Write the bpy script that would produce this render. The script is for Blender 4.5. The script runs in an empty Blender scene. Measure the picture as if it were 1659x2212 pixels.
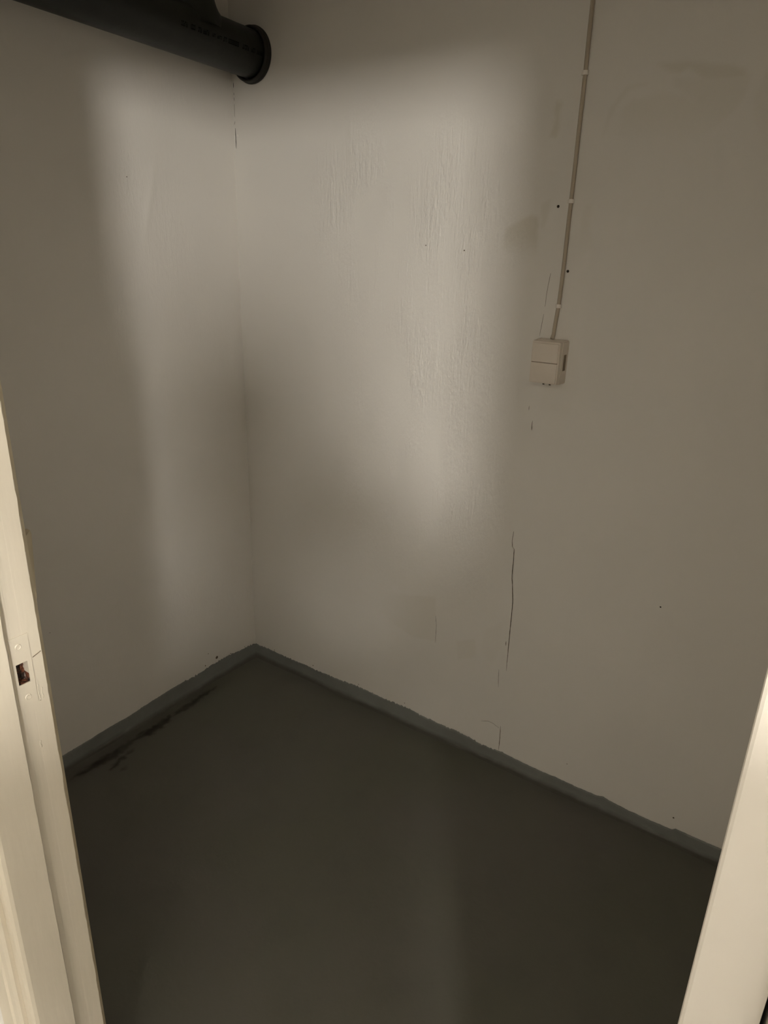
import bpy, bmesh, math, random
import numpy as np
from mathutils import Vector, Matrix, noise

sc = bpy.context.scene
COL = sc.collection
# ---------------------------------------------------------------- camera
YAW, PITCH, ROLL, FPX = 0.59861461, 0.35768879, 0.02816791, 1520.64
CAM = Vector((1.80765554, -1.75703326, 1.55))
fw = Vector((-math.sin(YAW)*math.cos(PITCH), math.cos(YAW)*math.cos(PITCH), -math.sin(PITCH)))
rt = Vector((math.cos(YAW), math.sin(YAW), 0))
up = rt.cross(fw)
c_, s_ = math.cos(ROLL), math.sin(ROLL)
rt, up = c_*rt + s_*up, -s_*rt + c_*up
cd = bpy.data.cameras.new('camera'); cam = bpy.data.objects.new('camera', cd); COL.objects.link(cam)
cam.matrix_world = Matrix(((rt.x, up.x, -fw.x, CAM.x), (rt.y, up.y, -fw.y, CAM.y), (rt.z, up.z, -fw.z, CAM.z), (0, 0, 0, 1)))
cd.sensor_fit = 'VERTICAL'; cd.sensor_height = 36.0; cd.lens = FPX/2212*36.0
cd.clip_start = 0.01
sc.camera = cam
# ---------------------------------------------------------------- world, exposure
w = bpy.data.worlds.new('world'); sc.world = w; w.use_nodes = True
w.node_tree.nodes['Background'].inputs[0].default_value = (0.01, 0.01, 0.01, 1)
w.node_tree.nodes['Background'].inputs[1].default_value = 0.0
sc.view_settings.view_transform = 'Standard'; sc.view_settings.look = 'None'
sc.view_settings.exposure = -0.09; sc.view_settings.gamma = 1.0; sc.view_settings.use_curve_mapping = False
sc.cycles.max_bounces = 12; sc.cycles.diffuse_bounces = 8
LAMP = Vector((2.665, -2.87, 2.0)); LAMP_R = 0.11; LAMP_E = 450.0
LAMP_COL = (1.0, 0.96, 0.89)

# ---------------------------------------------------------------- helpers
def srgb(r, g, b):
    f = lambda v: (v/255/12.92) if v/255 <= .04045 else ((v/255+.055)/1.055)**2.4
    return (f(r), f(g), f(b), 1)
def tag(o, label=None, cat=None, group=None, kind=None):
    if label: o['label'] = label
    if cat: o['category'] = cat
    if group: o['group'] = group
    if kind: o['kind'] = kind
    return o
def mesh_obj(name, verts, faces, mat=None, parent=None, smooth=False):
    me = bpy.data.meshes.new(name); me.from_pydata([tuple(v) for v in verts], [], faces); me.update()
    if mat: me.materials.append(mat)
    if smooth: me.polygons.foreach_set('use_smooth', [True]*len(me.polygons))
    o = bpy.data.objects.new(name, me); COL.objects.link(o)
    if parent: o.parent = parent
    return o
def bm_obj(name, bm, mat=None, parent=None, smooth=False):
    bmesh.ops.recalc_face_normals(bm, faces=bm.faces[:])
    me = bpy.data.meshes.new(name); bm.to_mesh(me); bm.free()
    if mat: me.materials.append(mat)
    if smooth: me.polygons.foreach_set('use_smooth', [True]*len(me.polygons))
    o = bpy.data.objects.new(name, me); COL.objects.link(o)
    if parent: o.parent = parent
    return o
def empty(name, loc=(0, 0, 0), parent=None):
    o = bpy.data.objects.new(name, None); COL.objects.link(o); o.location = loc
    if parent: o.parent = parent
    return o
def box(bm, x0, x1, y0, y1, z0, z1, bev=0.0):
    r = bmesh.ops.create_cube(bm, size=1.0)
    vs = r['verts']
    for v in vs:
        v.co = Vector(((x0+x1)/2 + v.co.x*(x1-x0), (y0+y1)/2 + v.co.y*(y1-y0), (z0+z1)/2 + v.co.z*(z1-z0)))
    if bev:
        es = list({e for v in vs for e in v.link_edges})
        bmesh.ops.bevel(bm, geom=es, offset=bev, segments=2, affect='EDGES', profile=.6)
def boxes(name, lst, mat, parent=None, bev=0.0):
    bm = bmesh.new()
    for b in lst: box(bm, *b, bev=bev)
    return bm_obj(name, bm, mat, parent)
def lathe(bm, prof, origin, axis, n=64):
    """prof: list of (distance along axis, radius)"""
    a = Vector(axis).normalized(); u = a.orthogonal().normalized(); v = a.cross(u)
    rings = []
    for d, r in prof:
        c = Vector(origin) + a*d
        rings.append([bm.verts.new(c + r*(math.cos(2*math.pi*k/n)*u + math.sin(2*math.pi*k/n)*v)) for k in range(n)])
    for A, B in zip(rings, rings[1:]):
        for k in range(n):
            bm.faces.new((A[k], A[(k+1) % n], B[(k+1) % n], B[k]))
    return rings
def tube(bm, pts, rad, n=12, sy=1.0, cap=True):
    pts = [Vector(p) for p in pts]; rings = []
    for i, p in enumerate(pts):
        t = (pts[min(i+1, len(pts)-1)] - pts[max(i-1, 0)]).normalized()
        u = t.cross(Vector((0, 1, 0))).normalized(); v = u.cross(t)
        rings.append([bm.verts.new(p + rad*(math.cos(2*math.pi*k/n)*u + sy*math.sin(2*math.pi*k/n)*v)) for k in range(n)])
    for A, B in zip(rings, rings[1:]):
        for k in range(n): bm.faces.new((A[k], A[(k+1) % n], B[(k+1) % n], B[k]))
    if cap: bm.faces.new(rings[0]); bm.faces.new(rings[-1])

# ---------------------------------------------------------------- materials
class N:
    def __init__(s, name, rough=.6, spec=.4):
        s.m = bpy.data.materials.new(name); s.m.use_nodes = True; s.t = s.m.node_tree
        s.b = s.t.nodes['Principled BSDF']; s.b.inputs['Roughness'].default_value = rough
        s.b.inputs['Specular IOR Level'].default_value = spec
        s.tc = s.t.nodes.new('ShaderNodeTexCoord')
    def noise(s, scale, detail=4, rough=.55, stretch=(1, 1, 1), dist=0):
        mp = s.t.nodes.new('ShaderNodeMapping'); mp.inputs['Scale'].default_value = stretch
        s.t.links.new(s.tc.outputs['Object'], mp.inputs[0])
        n = s.t.nodes.new('ShaderNodeTexNoise'); n.inputs['Scale'].default_value = scale
        n.inputs['Detail'].default_value = detail; n.inputs['Roughness'].default_value = rough
        n.inputs['Distortion'].default_value = dist
        s.t.links.new(mp.outputs[0], n.inputs['Vector']); return n.outputs['Fac']
    def attr(s, name):
        a = s.t.nodes.new('ShaderNodeAttribute'); a.attribute_name = name; return a.outputs['Fac']
    def ramp(s, fac, a, b):
        r = s.t.nodes.new('ShaderNodeMapRange'); r.inputs[1].default_value = a; r.inputs[2].default_value = b
        s.t.links.new(fac, r.inputs[0]); return r.outputs[0]
    def math(s, op, a, b):
        m = s.t.nodes.new('ShaderNodeMath'); m.operation = op
        for i, v in enumerate((a, b)):
            if isinstance(v, (int, float)): m.inputs[i].default_value = v
            else: s.t.links.new(v, m.inputs[i])
        return m.outputs[0]
    def mix(s, fac, a, b):
        m = s.t.nodes.new('ShaderNodeMix'); m.data_type = 'RGBA'
        if isinstance(fac, (int, float)): m.inputs[0].default_value = fac
        else: s.t.links.new(fac, m.inputs[0])
        for i, v in ((6, a), (7, b)):
            if isinstance(v, tuple): m.inputs[i].default_value = v
            else: s.t.links.new(v, m.inputs[i])
        return m.outputs[2]
    def color(s, v):
        if isinstance(v, tuple): s.b.inputs['Base Color'].default_value = v
        else: s.t.links.new(v, s.b.inputs['Base Color'])
        return s
    def bump(s, h, dist, strength=1.0):
        b = s.t.nodes.new('ShaderNodeBump'); b.inputs['Distance'].default_value = dist; b.inputs['Strength'].default_value = strength
        s.t.links.new(h, b.inputs['Height']); s.t.links.new(b.outputs[0], s.b.inputs['Normal']); return s

def plaster(name, base, stain_tone, attr=True):
    n = N(name, .62, .3)
    blot = n.ramp(n.noise(2.2, 5), .35, .7)
    col = n.mix(n.math('MULTIPLY', blot, .5), base, tuple(c*.93 for c in base[:3])+(1,))
    dirt = n.ramp(n.noise(40, 3), .62, .78)
    col = n.mix(n.math('MULTIPLY', dirt, .08), col, stain_tone)
    if attr: col = n.mix(n.attr('stain_tone'), col, stain_tone)
    n.color(col)
    streak = n.noise(170, 2, .6, (1, 1, .04))
    grain = n.noise(95, 3, .6, (1, 1, .5))
    lumps = n.ramp(n.noise(42, 3, .5, (1, 1, .35)), .52, .80)
    fine = n.noise(330, 3, .6)
    h = n.math('ADD', n.math('ADD', n.math('MULTIPLY', streak, .34), n.math('MULTIPLY', grain, .85)), n.math('MULTIPLY', lumps, .30))
    if attr:
        h = n.math('MULTIPLY', h, n.attr('relief'))
    else:
        h = n.math('MULTIPLY', h, .3)
    h = n.math('ADD', h, n.math('MULTIPLY', fine, .04))
    h = n.math('ADD', h, n.math('MULTIPLY', n.noise(6, 2, .4, (1, 1, .7)), .8))
    n.bump(h, .0036)
    return n.m
M_WALL = plaster('white_plaster_paint', (.73, .70, .65, 1), (.60, .56, .475, 1))
M_HALL = plaster('hall_plaster', (.84, .815, .775, 1), (.6, .55, .47, 1), False)
def floor_mat():
    n = N('grey_floor_paint', .55, .3)
    a = n.ramp(n.noise(1.7, 4, .5), .35, .65)
    col = n.mix(a, (.118, .111, .096, 1), (.110, .108, .084, 1))
    col = n.mix(n.math('MULTIPLY', n.ramp(n.noise(6, 5, .6), .5, .75), .35), col, (.085, .082, .070, 1))
    col = n.mix(n.attr('stain_tone'), col, (.022, .018, .014, 1))
    n.color(col)
    n.bump(n.math('ADD', n.noise(14, 4), n.math('MULTIPLY', n.noise(160, 3), .15)), .0012)
    return n.m
M_FLOOR = floor_mat()
n = N('grey_skirting_paint', .5, .35)
sx = n.t.nodes.new('ShaderNodeSeparateXYZ'); n.t.links.new(n.tc.outputs['Object'], sx.inputs[0])
cove_shade = n.ramp(n.math('ADD', sx.outputs[2], n.math('MULTIPLY', n.noise(22, 4), .010)), .020, .006)  # shade of the cove put into the colour at the band's foot
n.color(n.mix(cove_shade, n.mix(n.ramp(n.noise(9, 4), .4, .7), (.185, .190, .175, 1), (.160, .163, .148, 1)), (.085, .082, .068, 1)))
n.bump(n.math('ADD', n.noise(50, 4, .6, (1, 1, 1)), n.noise(14, 3)), .002); M_SKIRT = n.m
n = N('cream_gloss_paint', .32, .5)
n.color(n.mix(n.ramp(n.noise(5, 4, .6, (1, 1, .3)), .4, .7), (.71, .65, .54, 1), (.67, .61, .50, 1)))
n.bump(n.math('ADD', n.noise(60, 3, .5, (1, 1, .12)), n.math('MULTIPLY', n.noise(18, 3), .9)), .0006); M_CREAM = n.m
n = N('cream_chipped_shaded_edge', .45, .3)
n.color(n.mix(n.ramp(n.noise(40, 4, .6, (1, 1, .3)), .35, .65), (.60, .52, .37, 1), (.52, .445, .31, 1))); M_EDGE = n.m  # chipped cream with the shade of the turned-away side in its colour
n = N('grey_white_gloss_paint', .35, .45)
n.color(n.mix(n.ramp(n.noise(7, 4, .6), .4, .7), (.72, .68, .61, 1), (.69, .65, .575, 1)))
n.bump(n.math('ADD', n.noise(60, 3, .5, (1, 1, .12)), n.noise(18, 3)), .0005); M_GREYW = n.m
n = N('rusty_mortise', .7, .4)
c1 = n.mix(n.ramp(n.noise(110, 4, .6, (1, 1, .6), 1.0), .42, .56), (.02, .012, .008, 1), (.16, .055, .026, 1))
n.color(n.mix(n.ramp(n.noise(150, 3, .5, (1, 1, .5), .6),   .65, .72), c1, (.45, .40, .36, 1)))
n.bump(n.noise(130, 4), .004); M_RUST = n.m
n = N('charcoal_pipe_plastic', .45, .25)
n.color(n.mix(n.ramp(n.noise(12, 4, .6), .4, .7), (.019, .0205, .016, 1), (.014, .0155, .012, 1)))
n.bump(n.noise(80, 3), .0003); M_PIPE = n.m
n = N('black_rubber', .55, .35); n.color((.020, .018, .014, 1)); n.bump(n.noise(60, 3), .0006); M_RUBBER = n.m
n = N('black_print', .8, .1); n.color((.0045, .0035, .003, 1)); M_PRINT = n.m
n = N('beige_cable', .5, .35)
n.color(n.mix(n.ramp(n.noise(8, 4, .5, (1, 1, .4)), .4, .7), (.45, .385, .30, 1), (.39, .33, .255, 1))); n.bump(n.noise(90, 2, .5, (1, 1, .1)), .0005); M_CABLE = n.m
n = N('pale_clip_plastic', .35, .5); n.color((.78, .74, .68, 1)); n.bump(n.noise(100, 2), .0002); M_CLIP = n.m
n = N('switch_plastic', .35, .45)
n.color(n.mix(n.ramp(n.noise(14, 3), .4, .7), (.68, .61, .53, 1), (.65, .58, .50, 1))); n.bump(n.noise(50, 2), .0002); M_SWITCH = n.m
n = N('brown_shadow_gap', .7, .2); n.color(n.mix(n.noise(80), (.24, .19, .13, 1), (.20, .16, .11, 1))); M_KNOCK = n.m
n = N('dark_gap', .8, .2); n.color(n.mix(n.ramp(n.noise(300, 2), .3, .7), (.03, .024, .016, 1), (.05, .04, .028, 1))); M_DARK = n.m
n = N('crack_shade', .9, .1); n.color(n.mix(n.ramp(n.noise(60, 3), .3, .7), (.09, .07, .045, 1), (.17, .135, .095, 1))); M_CRACK = n.m

# ================================================================ structure
PR = [(0.0,.045),(.0588,.0475),(.1212,.0475),(.153,.0469),(.2179,.0466),(.2767,.0508),(.3135,.0468),(.3679,.05),(.445,.0507),(.5091,.057),(.5406,.0562),(.582,.0557),(.6327,.0537),(.6921,.0559),(.7461,.0583),(.7748,.0538),(.8162,.0513),(.8803,.0502),(.9248,.0519),(.9688,.0483),(1.0208,.0416),(1.0626,.0434),(1.0872,.0462),(1.1362,.0432),(1.2154,.0399),(1.2763,.041),(1.3503,.0395),(1.4031,.0401),(1.4247,.0466),(1.449,.041),(1.504,.0373),(1.557,.0368),(1.6235,.0384),(1.631,.0461),(1.6819,.0447),(1.7546,.046),(2.2,.05)]
PL = [(0.0,.045),(.0179,.0515),(.0563,.053),(.1012,.0561),(.1543,.0637),(.2064,.0632),(.2363,.0643),(.2706,.0598),(.3152,.0572),(.358,.0603),(.4206,.0611),(.4714,.0584),(.5204,.0576),(.5435,.0557),(.5963,.051),(.6504,.052),(.7027,.0511),(.77,.0484),(.8403,.048),(1.35,.05)]

STAINS = [  # closed outlines on the back wall (x, z), strength
 ([(1.2834,1.9355),(1.3475,1.9324),(1.4245,1.9198),(1.461,1.9082),(1.4707,1.8928),(1.4294,1.8934),(1.3789,1.8979),(1.3532,1.9203),(1.3286,1.9126),(1.3046,1.9216)], .50),
 ([(1.2204,1.8555),(1.2385,1.8702),(1.3003,1.8776),(1.3469,1.8704),(1.3717,1.8548),(1.3288,1.8889),(1.3227,1.903),(1.3789,1.8979),(1.4288,1.8967),(1.4579,1.9069),(1.4748,1.8893),(1.4643,1.8544),(1.4423,1.8228),(1.395,1.79),(1.3223,1.76),(1.2543,1.77),(1.2201,1.801)], .26),
 ([(1.50,1.90),(1.53,1.915),(1.56,1.92),(1.7,1.93),(1.7,1.7),(1.56,1.7),(1.50,1.80),(1.485,1.85)], .22),
 ([(1.0579,1.8635),(1.0623,1.8839),(1.0766,1.8772),(1.0734,1.8473),(1.0762,1.8243),(1.0716,1.8053),(1.0527,1.8102),(1.0574,1.8292),(1.0648,1.844)], .60),
 ([(.9598,1.6074),(.996,1.6248),(1.0243,1.6375),(1.0443,1.6332),(1.0526,1.5484),(1.0358,1.5305),(.9998,1.5283),(.9551,1.5615)], .65),
 ([(1.0507,1.6623),(1.073,1.6743),(1.0716,1.6456),(1.062,1.6039),(1.0538,1.6123)], .35),
 ([(1.1578,1.6573),(1.1751,1.6611),(1.1781,1.6049),(1.197,1.5644),(1.1919,1.5353),(1.1554,1.5342),(1.1572,1.5924)], .25),
 ([(1.18,1.80),(1.205,1.86),(1.23,1.89),(1.27,1.90),(1.225,1.90),(1.195,1.865)], .30),
 ([(1.1,1.16),(1.115,1.35),(1.16,1.36),(1.2,1.25),(1.18,1.16)], .10),
 ([(.6005,.4624),(.8159,.5135),(.8289,.3573),(.7364,.3414),(.6222,.3814)], .28),
 ([(.9012,.3836),(.9652,.4152),(.9784,.3532),(.9142,.3201)], .25),
 ([(1.0,.46),(1.05,.5),(1.055,.42),(1.03,.35),(.99,.38)], .12),
]
def seg_dist(px, pz, poly):
    """signed distance (negative inside) to a closed outline, vectorised"""
    d = np.full(px.shape, 9.0); ins = np.zeros(px.shape, bool)
    k = len(poly)
    for i in range(k):
        ax, az = poly[i]; bx, bz = poly[(i+1) % k]
        vx, vz = bx-ax, bz-az; L = vx*vx+vz*vz+1e-12
        t = np.clip(((px-ax)*vx+(pz-az)*vz)/L, 0, 1)
        d = np.minimum(d, np.hypot(px-ax-t*vx, pz-az-t*vz))
        c = ((az > pz) != (bz > pz)) & (px < (bx-ax)*(pz-az)/(bz-az+1e-12)+ax)
        ins ^= c
    return np.where(ins, -d, d)
def smooth(t): t = np.clip(t, 0, 1); return t*t*(3-2*t)
def vnoise(u, v, seed=0):
    rs = np.random.RandomState(seed); T = rs.rand(64, 64)
    iu, iv = np.floor(u).astype(int), np.floor(v).astype(int); fu, fv = u-iu, v-iv
    fu, fv = fu*fu*(3-2*fu), fv*fv*(3-2*fv)
    g = lambda a, b: T[a % 64, b % 64]
    return (g(iu, iv)*(1-fu)+g(iu+1, iv)*fu)*(1-fv)+(g(iu, iv+1)*(1-fu)+g(iu+1, iv+1)*fu)*fv - .5

def relief_wall(name, length, height, step, place, stainf, relieff, dispf, mat, back):
    nu, nv = int(length/step)+1, int(height/step)+1
    u = np.linspace(0, length, nu); v = np.linspace(0, height, nv)
    U, V = np.meshgrid(u, v); D = dispf(U, V)
    P = place(U, V, D).reshape(-1, 3)
    idx = np.arange(nu*nv).reshape(nv, nu)
    q = np.stack([idx[:-1, :-1], idx[:-1, 1:], idx[1:, 1:], idx[1:, :-1]], -1).reshape(-1, 4)
    b = np.array(back, float)   # eight corners of the wall's body behind the plaster
    o = len(P); P = np.vstack([P, b])
    bf = np.array([[0,1,2,3],[7,6,5,4],[0,4,5,1],[1,5,6,2],[2,6,7,3],[3,7,4,0]])+o
    q = np.vstack([q, bf])
    me = bpy.data.meshes.new(name)
    me.vertices.add(len(P)); me.vertices.foreach_set('co', P.astype(np.float32).ravel())
    me.loops.add(q.size); me.loops.foreach_set('vertex_index', q.ravel().astype(np.int32))
    me.polygons.add(len(q)); me.polygons.foreach_set('loop_start', np.arange(0, q.size, 4, dtype=np.int32))
    me.polygons.foreach_set('loop_total', np.full(len(q), 4, np.int32))
    me.update(calc_edges=True)
    sm = np.ones(len(q), bool); sm[-6:] = False; me.polygons.foreach_set('use_smooth', sm)
    for an, fn in (('stain_tone', stainf), ('relief', relieff)):
        a = me.attributes.new(an, 'FLOAT', 'POINT'); val = np.zeros(len(P), np.float32); val[:o] = fn(U, V).ravel()
        a.data.foreach_set('value', val)
    me.materials.append(mat)
    ob = bpy.data.objects.new(name, me); COL.objects.link(ob); return ob
RX, RY, RZ = 2.15, 1.34, 2.35      # the closet
def gauss(U, V, cu, cv, su, sv): return np.exp(-((U-cu)/su)**2-((V-cv)/sv)**2)
def fillet(U): return 0*U
def st_back(U, V):
    w1 = vnoise(U*70, V*70, 1)*.006
    s = np.zeros_like(U)
    for i, (poly, k) in enumerate(STAINS):
        z0 = min(p[1] for p in poly); z1 = max(p[1] for p in poly)
        fade = smooth((V-z0)/(z1-z0)*1.5) if i in (1, 2, 4, 6) else (smooth((U-.55)/.22) if i == 9 else 1)
        s = np.maximum(s, k*fade*smooth((.006-(seg_dist(U+w1, V, poly)))/.012))
    s += .10*smooth((.2-V)/.25)  # slightly darker tone towards the floor
    s += .12*np.exp(-(U/.02)**2)*(vnoise(U*9, V*9, 5)+.5)  # slightly darker tone close to the corner
    return s
def rl_back(U, V):
    r = gauss(U, V, .70, 1.60, .28, .28)+gauss(U, V, .78, 1.15, .26, .42)+.7*gauss(U, V, .45, 1.70, .16, .2)+.5*gauss(U, V, .7, .75, .3, .25)
    n_ = vnoise(U*14, V*5, 3)+vnoise(U*30, V*9, 4)*.6
    r = np.clip(r, 0, 1)*np.clip(.75+1.2*n_, .1, 1.3)
    r = r*smooth((1.07-U)/.08)+.10
    return r
def dp_back(U, V):
    d = .0035*vnoise(U*3.1, V*2.2, 11)+.0016*vnoise(U*9, V*6, 12)+.0007*vnoise(U*26, V*8, 13)
    d += .0012*smooth((.008-np.abs(U-(1.075+.008*vnoise(V*3, V*0, 9))))/.012)*0
    d *= smooth(U/.05)*.9+.1
    d += .0015*smooth((.10-V)/.06)*(vnoise(U*40, V*40, 14)+.5)*smooth((1.1-U)/.1)
    return d+fillet(U)
wall_back = relief_wall('wall_back', RX, RZ, .006, lambda U, V, D: np.stack([U, -D, V], -1), st_back, rl_back, dp_back, M_WALL,
    [(-.15,.004,-.05),(RX+.1,.004,-.05),(RX+.1,.004,RZ+.05),(-.15,.004,RZ+.05),(-.15,.15,-.05),(RX+.1,.15,-.05),(RX+.1,.15,RZ+.05),(-.15,.15,RZ+.05)])
tag(wall_back, 'off-white rough plastered wall with the cable and switch on it', 'wall', kind='structure')
def tone_left(U, V):
    return .10*smooth((.25-V)/.25)*(vnoise(U*8, V*8, 21)+.6)+.12*np.exp(-(U/.02)**2)*(vnoise(V*9, V*9, 5)+.5)  # uneven darker tone towards the floor and the corner
def rl_left(U, V):
    r = gauss(U, V, .42, 1.68, .05, .14)*1.0+.5*gauss(U, V, .28, 1.55, .08, .2)+.3*gauss(U, V, .5, .35, .35, .12)
    return np.clip(r*(.7+1.2*vnoise(U*20, V*8, 22)), 0, 1.2)+.08
def dp_left(U, V):
    d = .004*vnoise(U*3.3, V*2.0, 31)+.0022*vnoise(U*7+V*3, V*4, 32)+.0008*vnoise(U*22, V*9, 33)
    dd = ((U-.335)+(V-1.68)*.28)      # a slanting trowel ridge
    d += .0022*np.exp(-(dd/.012)**2)*np.exp(-((V-1.66)/.11)**2)
    d += .0012*np.sin((V*1.0-U*.35)*140)*gauss(U, V, .62, .22, .2, .12)*.4
    d *= smooth(U/.05)*.9+.1
    d += .0018*smooth((.12-V)/.06)*(vnoise(U*40, V*40, 34)+.5)*smooth((.36-U)/.1)
    return d+fillet(U)
wall_left = relief_wall('wall_left', RY, RZ, .006, lambda U, V, D: np.stack([D, -U, V], -1), tone_left, rl_left, dp_left, M_WALL,
    [(-.004,.15,-.05),(-.004,-RY-.1,-.05),(-.004,-RY-.1,RZ+.05),(-.004,.15,RZ+.05),(-.15,.15,-.05),(-.15,-RY-.1,-.05),(-.15,-RY-.1,RZ+.05),(-.15,.15,RZ+.05)])
tag(wall_left, 'off-white plastered wall running behind the dark pipe', 'wall', kind='structure')

# floor, one slab through closet and hallway
FST = [([(.045,-.25),(.055,-.29),(.07,-.40),(.062,-.47),(.05,-.45),(.042,-.35)], .8),
       ([(.05,-.47),(.075,-.50),(.085,-.58),(.070,-.60),(.055,-.66),(.048,-.58)], .9),
       ([(.048,-.62),(.07,-.64),(.085,-.72),(.075,-.80),(.06,-.86),(.05,-.78)], .75),
       ([(.100,-.695),(.112,-.70),(.104,-.715),(.116,-.735),(.124,-.762),(.112,-.764),(.106,-.738),(.094,-.712)], 1.0),
       ([(.09,-.66),(.10,-.665),(.103,-.695),(.094,-.69)], .7),
       ([(.14,-.72),(.155,-.725),(.15,-.745),(.138,-.74)], .5)]
def build_floor():
    xs = np.concatenate([np.linspace(-.7, -.01, 8), np.linspace(0, .3, 76), np.linspace(.34, 4.8, 100)])
    ys = np.concatenate([np.linspace(-4.4, -1.0, 60), np.linspace(-.99, 0, 200), np.linspace(.02, .1, 3)])
    X, Y = np.meshgrid(xs, ys); s = np.zeros_like(X)
    w1 = vnoise(X*90, Y*90, 2)*.012; w2 = vnoise(X*60+7, Y*60, 3)*.012
    for poly, k in FST: s = np.maximum(s, k*smooth((.008-seg_dist(X+w1, Y+w2, poly))/.016))
    s = s*(.9+.5*vnoise(X*50, Y*50, 6))
    s += .35*smooth((.05-np.abs(X-.05))/.05)*smooth((-Y-.1)/.2)*smooth((1.0+Y)/.2)*(.6+vnoise(X*30, Y*12, 8))
    Z = .002*vnoise(X*4, Y*4, 5)-.001
    P = np.stack([X, Y, Z], -1).reshape(-1, 3); nu = len(xs); nv = len(ys)
    idx = np.arange(nu*nv).reshape(nv, nu)
    q = np.stack([idx[:-1, :-1], idx[:-1, 1:], idx[1:, 1:], idx[1:, :-1]], -1).reshape(-1, 4).tolist()
    o = len(P); pts = P.tolist()+[(-.7,-4.4,-.12),(4.8,-4.4,-.12),(4.8,.1,-.12),(-.7,.1,-.12)]
    c = [int(idx[0,0]), int(idx[0,-1]), int(idx[-1,-1]), int(idx[-1,0])]
    q.append([o+3, o+2, o+1, o])
    for i in range(4): j = (i+1) % 4; q.append([c[i], o+i, o+j, c[j]])
    ob = mesh_obj('floor', pts, q, M_FLOOR, smooth=True)
    a = ob.data.attributes.new('stain_tone', 'FLOAT', 'POINT'); v = np.zeros(len(pts), np.float32); v[:o] = np.clip(s, 0, 1).ravel()
    a.data.foreach_set('value', v)
    return tag(ob, 'dark grey painted concrete floor with black stains by the left wall', 'floor', kind='structure')
build_floor()
tag(boxes('ceiling', [(-.7, 4.8, -4.4, .1, RZ, RZ+.1)], M_HALL), 'off-white ceiling above closet and hallway', 'ceiling', kind='structure')
tag(boxes('wall_right', [(RX, RX+.1, -RY, 0, 0, RZ)], M_HALL), 'off-white closet side wall hidden to the right of the doorway', 'wall', kind='structure')
DL, DR, DH = .99, 1.798, 1.97       # door opening between stops, height
FT = .034                           # frame timber thickness
tag(boxes('wall_front', [(-.7, DL-FT-.012, -1.45, -1.335, 0, RZ), (DR+FT+.003, 4.8, -1.45, -1.335, 0, RZ), (DL-FT-.012, DR+FT+.003, -1.45, -1.335, DH+FT, RZ)], M_HALL),
    'off-white wall that holds the doorway', 'wall', kind='structure')
tag(boxes('wall_hallway', [(-.8, -.7, -4.4, -1.45, 0, RZ), (4.8, 4.9, -4.4, -1.45, 0, RZ), (-.7, 4.8, -4.5, -4.4, 0, RZ)], M_HALL),
    'off-white hallway walls behind the photographer', 'wall', kind='structure')

# painted skirting band with ragged brushed top edge and a coved foot
def skirting(name, prof, length, place, wob, parent_lab, seed):
    step = .003; n_ = int(length/step); rng = random.Random(seed)
    us = [i*step for i in range(n_+1)]
    xs = [p[0] for p in prof]; zs = [p[1] for p in prof]
    verts = []; faces = []
    rag = 0
    rows = 8
    for i, u in enumerate(us):
        top = float(np.interp(u, xs, zs)) + .0016*float(noise.noise((u*45, seed, 0))) + wob(u)*float(noise.noise((u*150, seed, 4))) + wob(u)*1.3*max(0, float(noise.noise((u*60, seed, 9)))-.12)
        foot = .020 + .005*float(noise.noise((u*7, seed, 8)))
        fz = .016 + .003*float(noise.noise((u*9, seed, 2)))
        bulge = .0007*float(noise.noise((u*30, seed, 6)))
        pr = [(0.0, top), (.0022, top-.0012), (.0030+bulge, top-.006), (.0034-bulge, (top+fz)/2), (.0038, fz), (.0050, .0065), (.0075, .0028), (.0115, .0010), (foot+.004, -.002)]
        for (d, z) in pr: verts.append(place(u, d+.0005, z))
    k = 9
    for i in range(n_):
        for j in range(k-1):
            a = i*k+j; faces.append((a, a+1, a+k+1, a+k))
    o = mesh_obj(name, verts, faces, M_SKIRT, smooth=True)
    return tag(o, parent_lab, 'baseboard', kind='structure')
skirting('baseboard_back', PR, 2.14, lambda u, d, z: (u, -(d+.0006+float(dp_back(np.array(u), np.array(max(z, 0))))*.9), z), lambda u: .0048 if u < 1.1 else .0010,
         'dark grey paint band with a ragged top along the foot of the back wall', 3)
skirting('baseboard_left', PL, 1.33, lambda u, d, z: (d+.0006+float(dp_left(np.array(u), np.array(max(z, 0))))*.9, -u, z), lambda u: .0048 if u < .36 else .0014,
         'dark grey paint band along the foot of the left wall', 7)

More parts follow.
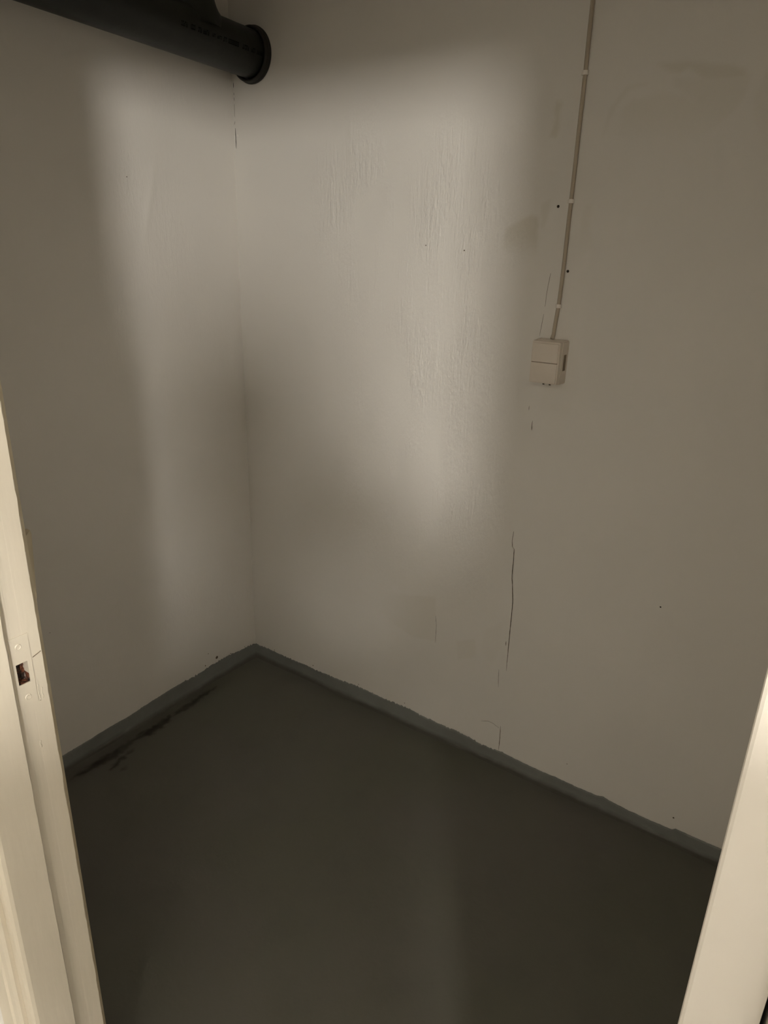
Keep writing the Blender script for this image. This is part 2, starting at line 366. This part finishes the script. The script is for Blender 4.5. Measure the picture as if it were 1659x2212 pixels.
# ---------------------------------------------------------------- cracks and holes in the walls
def yb(x, z): return -float(dp_back(np.array(x), np.array(z)))
def xl(u, z): return float(dp_left(np.array(u), np.array(z)))
def ribbon(pts, wd, seed=0):
    P = []
    for (a, b) in zip(pts, pts[1:]):
        m = max(1, int(math.hypot(b[0]-a[0], b[1]-a[1])/.006))
        for i in range(m): t = i/m; P.append((a[0]+(b[0]-a[0])*t, a[1]+(b[1]-a[1])*t))
    P.append(pts[-1]); n_ = len(P); out = []
    for i, (x, z) in enumerate(P):
        t = i/(n_-1); ww = wd*(.35+.65*min(1, 5*t, 5*(1-t)))*(.7+.6*(noise.noise((z*70, seed, 0))+.5))
        out.append((x+.0006*noise.noise((z*120, seed, 3)), z, ww))
    return out
def crack(pts, wd, wall='back', mat=M_CRACK, seed=0, lab=None):
    R = ribbon(pts, wd, seed); V = []; F = []
    horiz = abs(pts[-1][0]-pts[0][0]) > abs(pts[-1][1]-pts[0][1])
    for (x, z, ww) in R:
        for sgn, dep in ((-1, .0004), (0, -.0006), (1, .0004)):
            xx = x+(0 if horiz else sgn*ww/2); zz = z+(sgn*ww/2 if horiz else 0)
            if wall == 'back': V.append((xx, yb(xx, zz)-.0009-dep*.5, zz))
            else: V.append((xl(-xx, zz)+.0009+dep*.5, xx, zz))
    for i in range(len(R)-1):
        for j in range(2): a = i*3+j; F.append((a, a+1, a+4, a+3))
    o = mesh_obj('crack', V, F, mat, wall_back if wall == 'back' else wall_left)
    return o
crack([(1.0616,.8027),(1.0593,.7748),(1.0612,.7556),(1.0681,.7496),(1.0696,.7103),(1.0692,.6861),(1.0696,.662),(1.0739,.6306),(1.079,.5909),(1.0798,.5662),(1.0799,.5494),(1.0799,.4942),(1.0804,.4381),(1.0809,.3854),(1.0818,.3454)], .0022, seed=1)
crack([(1.0709,.4455),(1.0715,.4304)], .0018, seed=2)
crack([(1.0567,.3401),(1.0587,.2952),(1.0612,.2778)], .0010, seed=3)
crack([(1.0817,.1408),(1.0826,.0977),(1.0831,.0685),(1.0825,.0475)], .0018, seed=4)
crack([(1.0112,.129),(1.0374,.1399),(1.0575,.1393),(1.0645,.1353),(1.0781,.1319)], .0007, seed=5)
crack([(1.084,1.1285),(1.0835,1.1158),(1.0842,1.1026)], .0016, seed=6)
crack([(1.0707,1.1675),(1.0706,1.155)], .0013, seed=7)
crack([(.822,.45),(.827,.4166),(.8275,.3516)], .0009, seed=8)
crack([(1.0919,1.5042),(1.0872,1.4598),(1.0863,1.4239)], .0008, seed=9)
crack([(1.085,1.405),(1.0796,1.3508)], .0007, seed=10)
for i, (a, b) in enumerate([((.0065,1.985),(.0066,1.979)), ((.0065,2.012),(.0065,1.999)), ((.0064,1.972),(.0064,1.964)), ((.0072,1.9072),(.0030,1.8995)), ((.0065,1.889),(.0068,1.832)), ((.0062,1.955),(.0062,1.92))]):
    crack([(a[0]+.003, a[1]), (b[0]+.003, b[1])], .0010 if i == 5 else (.0034 if i < 4 else .0022), seed=20+i, mat=M_DARK if i < 5 else M_CRACK)
def hole(x, z, r, wall='back', mat=M_DARK, name='screw_hole'):
    bm = bmesh.new(); k = 14
    y = yb(x, z) if wall == 'back' else xl(-x, z)
    cen = Vector((x, y-.0007, z)) if wall == 'back' else Vector((y+.0007, x, z))
    ax = (0, 1, 0) if wall == 'back' else (-1, 0, 0)
    R = lathe(bm, [(-.0002, r*1.15), (-.0005, r), (.0004, r*.8), (.0006, r*.2)], cen, ax, k)
    bm.faces.new(R[-1])
    return bm_obj(name, bm, mat, wall_back if wall == 'back' else wall_left, True)
hole(1.0937, 1.6567, .0030); hole(1.1357, 1.5102, .0030); hole(1.4864, .6985, .0019); hole(1.6207, .0784, .0022, mat=M_CRACK)
hole(1.3056, .105, .0012, mat=M_CRACK); hole(.7231, 1.5618, .0014, mat=M_CRACK); hole(.8434, 1.5515, .0016, mat=M_CRACK)
for a_, b_, c_, d_ in ((.105, .0545, .0016, 'back'), (.305, .062, .0018, 'back'), (.52, .066, .0015, 'back'), (.72, .072, .0014, 'back'), (-.262, .0755, .0022, 'left'), (-.135, .0655, .0018, 'left'), (-.06, .0585, .0014, 'left')):
    hole(a_, b_, c_, d_, M_CRACK, 'plaster_chip')
hole(.021, 1.868, .0050, mat=M_WALL, name='plaster_pimple')
hole(-.2049, .0828, .0052, 'left', M_CRACK); hole(-.2434, .1181, .0016, 'left', M_CRACK); hole(-.4108, 1.7167, .0013, 'left', M_CRACK); hole(-.8198, .474, .0010, 'left', M_CRACK)

# ================================================================ door frame
door = tag(empty('door_1', (DL, -1.40, 0)), 'cream painted wooden door frame with an empty strike plate in its left jamb', 'door frame', kind='structure')
def dpart(o): o.parent = door; o.matrix_parent_inverse = Matrix.Translation((-DL, 1.40, 0)); return o
HZ0, HZ1, HY0, HY1 = 1.0000, 1.0315, -1.3785, -1.3630
XR = DL-.012     # rebate surface
def left_profile(z, notch):
    j = .0007*noise.noise((z*30, 2, 0)); j2 = .0012*noise.noise((z*22, 5, 0))+.0008*noise.noise((z*90, 6, 0))
    front = [(DL-FT, -1.45), (DL-.011, -1.4505), (DL-.006, -1.4495), (DL-.002, -1.4465), (DL, -1.442)]
    mid = [(DL, -1.3915+j), (DL-.0012, -1.3903+j), (XR, -1.3898+j)]
    if notch: mid += [(XR, HY0), (XR-.016, HY0), (XR-.016, HY1), (XR, HY1)]
    else: mid += [(XR, HY0), (XR-.0001, HY0+.001), (XR-.0001, HY1-.001), (XR, HY1)]
    end = [(XR, -1.3418+j2), (XR-.0012, -1.3404+j2*.7), (XR-.0070, -1.3340), (XR-.010, -1.3335), (DL-FT-.012, -1.3335), (DL-FT-.012, -1.4495)]
    return front+mid+end
def extrude(zs, fn, name, mat):
    V = []; F = []; k = None
    for z, nt in zs:
        p = fn(z, nt); k = len(p); V += [(x, y, z) for x, y in p]
    for i in range(len(zs)-1):
        for j in range(k): a = i*k+j; b = i*k+(j+1) % k; F.append((a, b, b+k, a+k))
    F.append(tuple(range(k))[::-1]); F.append(tuple(range((len(zs)-1)*k, len(zs)*k)))
    return mesh_obj(name, V, F, mat)
zs = [(z, False) for z in np.arange(0, HZ0-.001, .012)]+[(HZ0, False), (HZ0+.0001, True), (HZ1-.0001, True), (HZ1, False)]+[(z, False) for z in np.arange(HZ1+.004, DH+FT-.005, .012)]+[(DH+FT, False)]
jl = dpart(extrude(zs, left_profile, 'jamb', M_CREAM)); jl['label'] = 'left jamb with rebate and stop'
# room-side arris: chipped cream, darkened in colour for facing away from the lamp
me = jl.data; me.materials.append(M_EDGE)
for p in me.polygons:
    c = p.center
    if c.y > -1.3412 and abs(p.normal.z) < .5 and c.x > XR-.009: p.material_index = 1
pk = bmesh.new()
g = 6
for a in range(g):
    for b in range(8):
        y0 = HY0+(HY1-HY0)*a/g; z0 = HZ0+(HZ1-HZ0)*b/8; d = .004+.006*random.Random(a*9+b).random()
        box(pk, XR-.0158, XR-.0158+d*.6, y0, y0+(HY1-HY0)/g, z0, z0+(HZ1-HZ0)/8)
dpart(bm_obj('mortise', pk, M_RUST))['label'] = 'rusty brown latch mortise'
dpart(boxes('mortise_lining', [(XR-.0158, XR-.0006, HY0, HY0+.0007, HZ0, HZ1), (XR-.0158, XR-.0006, HY0, HY1, HZ0, HZ0+.0007), (XR-.0158, XR-.0006, HY1-.0005, HY1, HZ0, HZ0+.012), (XR-.0158, XR-.0006, HY0, HY1, HZ1-.0007, HZ1)], M_RUST))
def plate():
    bm = bmesh.new(); x0, x1 = XR-.0003, XR+.0009
    for b in ((-1.3825, HY0, .965, 1.0705), (HY1, -1.3570, .965, 1.0705), (HY0, HY1, .965, HZ0), (HY0, HY1, HZ1, 1.0705)):
        box(bm, x0, x1, b[0], b[1], b[2], b[3])
    bmesh.ops.remove_doubles(bm, verts=bm.verts, dist=1e-5)
    return bm_obj('strike_plate', bm, M_CREAM)
sp = dpart(plate()); sp['label'] = 'strike plate painted over in cream'
def screw(y, z):
    bm = bmesh.new(); R = lathe(bm, [(-.0006, .0046), (.0004, .0042), (.0012, .0034), (.0006, .0026), (.0004, .001)], (XR+.0007, y, z), (1, 0, 0), 20); bm.faces.new(R[-1])
    box(bm, XR+.0008, XR+.0014, y-.0030, y+.0030, z-.0004, z+.0004)
    o = bm_obj('screw', bm, M_CREAM, None, False)
    o.parent = sp; return o
for y, z in ((-1.3715, 1.0560), (-1.3695, .9790)):
    s = screw(y, z); s.matrix_parent_inverse = Matrix.Identity(4)
def drip(y, z0, z1, wd, th=.0009, name='paint_drip', mat=M_CREAM):
    bm = bmesh.new(); tube(bm, [(XR+.0002, y+.0006*math.sin(i*1.1), z0+(z1-z0)*i/8) for i in range(9)], wd, 8)
    for v in bm.verts: v.co.x = XR+(v.co.x-XR)*.35
    return dpart(bm_obj(name, bm, mat, None, True))
drip(-1.3545, .964, .990, .0009); drip(-1.3500, .966, .983, .0008); drip(-1.3640, .893, .904, .0013)
bm = bmesh.new(); box(bm, XR-.0004, XR+.0005, -1.3550, -1.3430, 1.0340, 1.0350)
for v in bm.verts: v.co.z += (v.co.y+1.3490)*.35
dpart(bm_obj('paint_crack', bm, M_CRACK))
# small wedge lip on the room-side arris
V = []
for z, d in ((1.197, .0075), (1.190, .0098), (1.165, .0070), (1.13, .0028), (1.108, .0005)):
    V += [(XR-.0300, -1.3345, z), (XR-.0066, -1.3345, z), (XR-.0066-d*2.1, -1.3335+d*1.75, z), (XR-.0300, -1.3335+d*1.75, z)]
F = [(0, 1, 2, 3), (16, 19, 18, 17)]
for i in range(4):
    for j in range(4): a = i*4+j; b = i*4+(j+1) % 4; F.append((a, a+4, b+4, b))
dpart(mesh_obj('wedge', V, F, M_EDGE))['label'] = 'small painted wedge on the back edge of the left jamb'
# right jamb (mirror, plain), head
def right_profile(z, nt):
    return [(DR+FT, -1.45), (DR+.0022, -1.45), (DR+.0006, -1.4493), (DR, -1.4475), (DR, -1.3915), (DR+.012, -1.3900), (DR+.012, -1.345), (DR+.016, -1.338), (DR+FT, -1.338)]
jr = dpart(extrude([(z, False) for z in np.arange(0, DH+FT-.01, .05)]+[(DH+FT, False)], right_profile, 'jamb', M_GREYW)); jr['label'] = 'right jamb, plain'
dpart(boxes('head_jamb', [(DL-.005, DR+.005, -1.45, -1.39, DH, DH+FT), (DL-.005, DR+.005, -1.39, -1.338, DH+.012, DH+FT)], M_CREAM))
def casing(x0, x1, z1, name='casing'):
    bm = bmesh.new()
    sgn = 1 if x1 > x0 else -1
    prof = [(0, -1.4505), (0, -1.4560), (.004, -1.4600), (.012, -1.4615), (.016, -1.4590), (.020, -1.4625), (.050, -1.4650), (.058, -1.4620), (.064, -1.4510)]
    rows = []
    for z in (0, z1):
        rows.append([bm.verts.new((x0+sgn*u, y, z)) for u, y in prof])
    for i in range(len(prof)): j = (i+1) % len(prof); bm.faces.new((rows[0][i], rows[0][j], rows[1][j], rows[1][i]))
    bm.faces.new(rows[0]); bm.faces.new(rows[1])
    return dpart(bm_obj(name, bm, M_CREAM))
casing(DL-.019, DL-.09, DH+.09); casing(DR+FT+.0028, DR+.11, DH+.09)
dpart(boxes('head_casing', [(DL-.083, DR+FT+.067, -1.464, -1.4505, DH+FT, DH+.098)], M_CREAM, bev=.003))

# ================================================================ pipe
A0 = Vector((.095, 0, 2.075)); AX = Vector((.06, -1, .015)).normalized(); PRAD = .0625
pipe = tag(empty('drain_pipe', A0), 'dark charcoal plastic drain pipe running along the left wall into the back wall', 'pipe')
def ppart(o, lab=None):
    o.parent = pipe; o.matrix_parent_inverse = Matrix.Translation(-A0)
    if lab: o['label'] = lab
    return o
bm = bmesh.new()
R = lathe(bm, [(.003, PRAD)]+[(.05*i, PRAD) for i in range(1, 26)], A0, AX, 96); bm.faces.new(R[0]); bm.faces.new(R[-1])
ppart(bm_obj('pipe_barrel', bm, M_PIPE, None, True))
bm = bmesh.new()
R = lathe(bm, [(-.001, .066), (-.001, .0745), (.003, .0755), (.007, .0740), (.0085, .0722), (.012, .0728), (.017, .0725), (.0195, .0700), (.0205, .0668), (.016, .0650), (.006, .0640)], (A0.x, -.002, A0.z), (0, -1, 0), 96)
ppart(bm_obj('wall_collar', bm, M_RUBBER, None, True), 'black rubber sealing collar where the pipe enters the back wall')
# vertical branch with a flared saddle
TB = .232; BR = .0520
bc = A0+AX*TB
def branch():
    n_ = 72; bm = bmesh.new(); rings = []
    u, v = Vector((1, 0, 0)), Vector((0, -1, 0))
    for k, (h, rr) in enumerate([(0.0, BR+.020), (.006, BR+.013), (.014, BR+.0075), (.024, BR+.0035), (.038, BR+.0012), (.055, BR), (.10, BR), (.102, BR+.005), (.150, BR+.005), (.152, BR), (.30, BR)]):
        ring = []
        for i in range(n_):
            a = 2*math.pi*i/n_; dx, dy = math.cos(a)*rr, math.sin(a)*rr
            off = min(abs(dx), PRAD-.0015); surf = math.sqrt(PRAD*PRAD-off*off)
            zz = surf*(1 if k < 6 else 1)+h if k < 6 else None
            zf = PRAD+h
            t = min(1, h/.055); z = (1-t)*(surf+h)+t*zf if zz is not None else zf
            ring.append(bm.verts.new(bc+Vector((dx, dy, z))))
        rings.append(ring)
    for A, B in zip(rings, rings[1:]):
        for i in range(n_): bm.faces.new((A[i], A[(i+1) % n_], B[(i+1) % n_], B[i]))
    bm.faces.new(rings[-1])
    return bm_obj('branch_pipe', bm, M_PIPE, None, True)
br = branch()
for v in br.data.vertices:
    if v.co.z > RZ-.002: v.co.z = RZ-.002
ppart(br, 'dark branch rising from the top of the pipe')
# printed row of marks along the barrel (too faint to read)
def printed():
    bm = bmesh.new(); U = AX.cross(Vector((0, 0, 1))).normalized(); 
    Wv = U.cross(AX); 
    if Wv.z < 0: Wv = -Wv
    U = Vector((-AX.y, AX.x, 0)).normalized()
    if U.x < 0: U = -U
    rng = random.Random(5)
    ang = math.radians(-8)
    # runs (start, end) in metres from the wall, with blanks between
    runs = [(.030,.048,'l'),(.054,.066,'l'),(.074,.094,'l'),(.104,.135,'s'),(.140,.149,'l'),(.154,.167,'t'),(.172,.180,'t'),(.189,.205,'l'),(.209,.219,'l'),(.226,.237,'b'),(.246,.262,'l')]
    def patch(t0, t1, h0, h1):
        vs = []
        for t, h in ((t0, h0), (t1, h0), (t1, h1), (t0, h1)):
            a = ang+h/PRAD; vs.append(bm.verts.new(A0+AX*t+(PRAD+.0003)*(math.cos(a)*U+math.sin(a)*Wv)))
        bm.faces.new(vs)
    for t0, t1, k in runs:
        t0, t1 = .03+(t0-.03)*1.34, .03+(t1-.03)*1.34
        hh = .0058 if k != 't' else .004
        t = t0
        while t < t1-.001:
            dw = .0034 if k != 's' else .0040
            patch(t, min(t+.0013, t1), -hh, hh)
            r_ = rng.random()
            e = min(t+dw, t1)
            if k in 'sb' or r_ < .5: patch(t+.0013, e, hh*.45, hh)
            if k in 'sb' or r_ > .3: patch(t+.0013, e, -hh, -hh*.45)
            if r_ > .6 or k == 's': patch(t+.0013, e, -hh*.2, hh*.2)
            t += dw+.0010
    return bm_obj('printed_marking', bm, M_PRINT)
ppart(printed(), 'row of small black printed characters, too faint to read')

# ================================================================ cable with clips
CR = [(1.1245, RZ-.002), (1.1246, 2.2), (1.1250, 2.0712), (1.1270, 1.9322), (1.1266, 1.81), (1.1264, 1.6676), (1.1260, 1.5378), (1.1240, 1.44), (1.1222, 1.41), (1.1200, 1.38), (1.1180, 1.347)]
def cat(P, m=8):
    out = []
    for i in range(len(P)-1):
        p0, p1, p2, p3 = P[max(i-1, 0)], P[i], P[i+1], P[min(i+2, len(P)-1)]
        for k in range(m):
            t = k/m
            out.append(tuple(.5*((2*p1[j])+(-p0[j]+p2[j])*t+(2*p0[j]-5*p1[j]+4*p2[j]-p3[j])*t*t+(-p0[j]+3*p1[j]-3*p2[j]+p3[j])*t**3) for j in range(2)))
    out.append(P[-1]); return out
CP = [(x+.0009*noise.noise((z*6, 1, 1)), yb(x, z)-.0058, z) for x, z in cat(CR)]
CP[-1] = (CP[-1][0], CP[-1][1]-.006, CP[-1][2]); CP[-2] = (CP[-2][0], CP[-2][1]-.005, CP[-2][2]); CP[-3] = (CP[-3][0], CP[-3][1]-.003, CP[-3][2])
cable = tag(empty('electric_cable', (1.1246, 0, 1.35)), 'beige round electric cable running down the back wall to the switch', 'cable')
bm = bmesh.new(); tube(bm, CP, .0047, 16)
o = bm_obj('cable_sheath', bm, M_CABLE, None, True); o.parent = cable; o.matrix_parent_inverse = Matrix.Translation((-1.1246, 0, -1.35))
for z in (1.9322, 1.6676, 1.4273):
    x = float(np.interp(-z, [-p[2] for p in CP], [p[0] for p in CP])); y = yb(x, z)
    bm = bmesh.new(); k = 14; prev = None
    pr = [(-.0062, 0), (-.0062, -.006)]+[(-.0062*math.cos(math.pi*i/8), -.006-.0058*math.sin(math.pi*i/8)) for i in range(1, 8)]+[(.0062, -.006), (.0062, 0)]
    rows = [[bm.verts.new((x+a, y+b+.001, z+dz)) for a, b in pr] for dz in (-.0045, .0045)]
    for i in range(len(pr)-1): bm.faces.new((rows[0][i], rows[0][i+1], rows[1][i+1], rows[1][i]))
    bm.faces.new(rows[0]); bm.faces.new(rows[1])
    box(bm, x-.0105, x-.0055, y-.004, y+.001, z-.0035, z+.0035, .0008)
    o = bm_obj('cable_clip', bm, M_CLIP); o.parent = cable; o.matrix_parent_inverse = Matrix.Translation((-1.1246, 0, -1.35))
    bm = bmesh.new(); R = lathe(bm, [(0, .0019), (.0012, .0019), (.0016, .0008)], (x-.008, y-.0038, z), (0, -1, 0), 10); bm.faces.new(R[-1]); 
    q = bm_obj('nail', bm, M_CLIP); q.parent = o

# ================================================================ switch box
SX0, SX1, SZ0, SZ1, SD = 1.0845, 1.1575, 1.2405, 1.3435, .055
SL = (1.121, 0, 1.292)
sw = tag(empty('light_switch', SL), 'beige surface-mounted double light switch at the end of the cable', 'switch')
def spart(o, lab=None):
    o.parent = sw; o.matrix_parent_inverse = Matrix.Translation([-a for a in SL])
    if lab: o['label'] = lab
    return o
bm = bmesh.new()
# body tapers a little towards the front; notch for a side cable entry on the right
def slab(bm, d0, d1, x0, x1, z0, z1, tp=.0):
    vs = [bm.verts.new(p) for p in ((x0, -d0, z0), (x1, -d0, z0), (x1, -d0, z1), (x0, -d0, z1), (x0+tp, -d1, z0+tp), (x1-tp, -d1, z0+tp), (x1-tp, -d1, z1-tp), (x0+tp, -d1, z1-tp))]
    for f in ((3, 2, 1, 0), (4, 5, 6, 7), (0, 1, 5, 4), (1, 2, 6, 5), (2, 3, 7, 6), (3, 0, 4, 7)): bm.faces.new([vs[i] for i in f])
    return vs
v1 = slab(bm, -.003, .040, SX0-.003, SX1+.003, SZ0-.003, SZ1+.003, .0012)
es = list({e for v in v1 for e in v.link_edges}); bmesh.ops.bevel(bm, geom=es, offset=.0022, segments=3, affect='EDGES')
v2 = slab(bm, .036, SD-.0015, SX0-.0008, SX1+.0008, SZ0-.0008, SZ1+.0012, .0006)
es = list({e for v in v2 for e in v.link_edges}); bmesh.ops.bevel(bm, geom=es, offset=.0012, segments=2, affect='EDGES')
spart(bm_obj('switch_housing', bm, M_SWITCH))
mid = 1.2925
for z0, z1 in ((mid+.0008, SZ1-.0038), (SZ0+.0024, mid-.0008)):
    bm = bmesh.new(); box(bm, SX0+.0028, SX1-.0024, -SD-.0016, -SD+.006, z0, z1, .0008)
    spart(bm_obj('rocker', bm, M_SWITCH), 'upper rocker' if z0 > mid else 'lower rocker')
spart(boxes('rocker_gap', [(SX0+.0024, SX1-.0022, -SD-.0002, -SD+.002, mid-.0012, mid+.0012)], M_KNOCK))
spart(boxes('cable_entry', [(SX1+.0014, SX1+.0028, -.026, -.010, 1.272, 1.312)], M_KNOCK, bev=.0004), 'dark cable knockout in the right side')
for x in (1.1225, 1.1395):
    bm = bmesh.new(); R = lathe(bm, [(-.001, .0026), (.0008, .0026), (.0010, .0016), (.0002, .0012)], (x, -SD+.006, SZ0-.0022), (0, -.35, -1), 12); bm.faces.new(R[-1])
    spart(bm_obj('drain_hole', bm, M_DARK))

# ================================================================ hallway: lamp, photographer
n = N('lit_opal_glass', .4, .5); n.color((.8, .78, .72, 1))
n.b.inputs['Emission Color'].default_value = LAMP_COL+(1,); n.b.inputs['Emission Strength'].default_value = LAMP_E; M_OPAL = n.m
lamp = tag(empty('ceiling_lamp', (LAMP.x, LAMP.y, RZ)), 'round opal glass globe lamp hanging from the hallway ceiling, lit', 'lamp')
def lpart(o): o.parent = lamp; o.matrix_parent_inverse = Matrix.Translation((-LAMP.x, -LAMP.y, -RZ)); return o
bm = bmesh.new(); bmesh.ops.create_uvsphere(bm, u_segments=32, v_segments=16, radius=LAMP_R)
bmesh.ops.translate(bm, vec=LAMP, verts=bm.verts); lpart(bm_obj('globe', bm, M_OPAL, None, True))
bm = bmesh.new(); R = lathe(bm, [(-.012, .05), (.03, .055), (.034, .02), (.20, .008), (RZ-LAMP.z-LAMP_R-.03, .008), (RZ-LAMP.z-LAMP_R-.025, .045), (RZ-LAMP.z-LAMP_R-.002, .05)], (LAMP.x, LAMP.y, LAMP.z+LAMP_R), (0, 0, 1), 24)
bm.faces.new(R[-1]); lpart(bm_obj('fitting', bm, M_CLIP, None, True))

# photographer, behind the camera
HX = Vector((1.946, -2.095, 0)); F_ = Vector((-.563, .826, 0)); R_ = Vector((.826, .563, 0))
def L(r, f, z): return HX+R_*r+F_*f+Vector((0, 0, z))
n = N('dark_jacket', .85, .2); n.color(n.mix(n.noise(30), (.05, .055, .07, 1), (.035, .038, .05, 1))); n.bump(n.noise(60), .002); M_JACK = n.m
n = N('skin', .5, .4); n.color(n.mix(n.noise(20), (.55, .34, .25, 1), (.50, .30, .22, 1))); n.bump(n.noise(200), .0004); M_SKIN = n.m
n = N('brown_hair', .6, .3); n.color(n.mix(n.noise(90, 3, .6, (1, 1, .2)), (.05, .03, .018, 1), (.09, .055, .03, 1))); n.bump(n.noise(120, 3, .6, (1, 1, .2)), .003); M_HAIR = n.m
n = N('dark_jeans', .85, .2); n.color(n.mix(n.noise(50), (.03, .04, .07, 1), (.045, .055, .09, 1))); n.bump(n.noise(80), .001); M_JEAN = n.m
n = N('black_glass', .15, .5); n.color((.01, .01, .012, 1)); M_PHONE = n.m
def skin(name, joints, edges, mat, root=0, sub=2, parent=None):
    me = bpy.data.meshes.new(name); me.from_pydata([tuple(j[0]) for j in joints], edges, [])
    o = bpy.data.objects.new(name, me); COL.objects.link(o)
    if parent: o.parent = parent
    md = o.modifiers.new('skin', 'SKIN'); md.use_smooth_shade = True
    for i, j in enumerate(joints):
        sv = me.skin_vertices[0].data[i]; r = j[1]
        sv.radius = r if isinstance(r, tuple) else (r, r); sv.use_root = (i == root)
    s = o.modifiers.new('sub', 'SUBSURF'); s.levels = sub; s.render_levels = sub
    me.materials.append(mat); return o
PHC = CAM-fw*.016-up*.048+rt*.012         # phone centre, behind the lens
body = [(L(.03,0,.92),(.30,.16)), (L(.06,0,1.10),(.34,.16)), (L(.055,.01,1.26),(.31,.14)), (L(0,.0,1.40),(.15,.10)), (L(0,0,1.49),.062), (L(0,.01,1.57),.055),
        (L(0,.02,1.645),(.068,.085)), (L(0,.01,1.71),(.074,.092)), (L(0,0,1.765),(.055,.07)),
        (L(.19,.02,1.45),.075), (L(.225,.16,1.48),.100), (PHC-up*.062+rt*.050-fw*.055,.026), (L(-.165,0,1.42),.062), (L(-.13,.15,1.22),.048), (PHC-up*.064-rt*.050-fw*.055,.026),
        (L(.10,0,.88),.095), (L(.11,.02,.50),.060), (L(.11,-.02,.09),.042), (L(.13,.12,.045),.038), (L(-.10,0,.88),.095), (L(-.11,.03,.50),.060), (L(-.11,-.02,.09),.042), (L(-.13,.12,.045),.038)]
ed = [(0,1),(1,2),(2,3),(3,4),(4,5),(5,6),(6,7),(7,8),(3,9),(9,10),(10,11),(3,12),(12,13),(13,14),(0,15),(15,16),(16,17),(17,18),(0,19),(19,20),(20,21),(21,22)]
person = skin('person', body, ed, M_JACK)
tag(person, 'person in a dark jacket standing in the hallway holding up a phone', 'person')
hand_R = body[11][0]; hand_L = body[14][0]
head = skin('head', [(L(0,.015,1.53),.050), (L(0,.03,1.61),(.070,.082)), (L(0,.018,1.69),(.080,.098)), (L(0,.008,1.76),(.066,.080)), (L(0,.115,1.665),.010), (L(0,.128,1.645),.012)], [(0,1),(1,2),(2,3),(2,4),(4,5)], M_SKIN, 2, 2, person)
for s in (-1, 1):
    for nm, p, r_, m_ in (('ear', L(s*.078, .0, 1.665), .026, M_SKIN), ('eye', L(s*.032, .100, 1.688), .012, M_PHONE)):
        bm = bmesh.new(); bmesh.ops.create_uvsphere(bm, u_segments=12, v_segments=8, radius=r_)
        for v in bm.verts: v.co.x *= .5 if nm == 'ear' else 1
        bmesh.ops.translate(bm, vec=p, verts=bm.verts); bm_obj(nm, bm, m_, head, True)
bm = bmesh.new(); bmesh.ops.create_uvsphere(bm, u_segments=12, v_segments=8, radius=.022)
for v in bm.verts: v.co.z *= .3
bmesh.ops.translate(bm, vec=L(0, .095, 1.615), verts=bm.verts); bm_obj('mouth', bm, M_SKIN, head, True)
skin('hair', [(L(0,-.035,1.62),(.066,.055)), (L(0,-.025,1.70),(.083,.085)), (L(0,-.005,1.765),(.074,.085)), (L(0,.045,1.775),(.055,.045))], [(0,1),(1,2),(2,3)], M_HAIR, 1, 2, person)
skin('trousers', [(L(0,0,.98),(.20,.14)), (L(.10,0,.88),.13), (L(.11,.02,.50),.068), (L(.11,-.02,.10),.052), (L(-.10,0,.88),.13), (L(-.11,.03,.50),.068), (L(-.11,-.02,.10),.052)], [(0,1),(1,2),(2,3),(0,4),(4,5),(5,6)], M_JEAN, 0, 2, person)
for s, wr in ((1, hand_R), (-1, hand_L)):
    palm = wr+up*.045+rt*s*.012+fw*.022
    h = skin('hand', [(wr-up*.01, .022), (palm, (.016, .030))], [(0, 1)], M_SKIN, 0, 2, person)
    for i in range(4):   # fingers wrap round the phone's back
        b0 = palm+up*(-.018+.015*i)+rt*s*.016; Lf = (.85, 1.0, .95, .75)[3-i]
        skin('finger', [(b0-rt*s*.012, .0088), (b0+rt*s*.006+fw*.020*Lf, .0084), (b0-rt*s*.010+fw*.034*Lf, .0078), (b0-rt*s*.030*Lf+fw*.036*Lf, .0068)], [(0,1),(1,2),(2,3)], M_SKIN, 0, 1, person)
    t0 = palm-up*.02
    skin('thumb', [(t0, .011), (t0-fw*.010-rt*s*.012+up*.012, .010), (t0-fw*.014-rt*s*.030+up*.030, .0085)], [(0,1),(1,2)], M_SKIN, 0, 1, person)
bm = bmesh.new(); box(bm, -.037, .037, -.076, .076, -.004, .004, .003)
ph = bm_obj('mobile_phone', bm, M_PHONE)
ph.matrix_world = Matrix(((rt.x, up.x, -fw.x, PHC.x), (rt.y, up.y, -fw.y, PHC.y), (rt.z, up.z, -fw.z, PHC.z), (0, 0, 0, 1)))
tag(ph, 'black mobile phone held upright in both hands', 'phone')
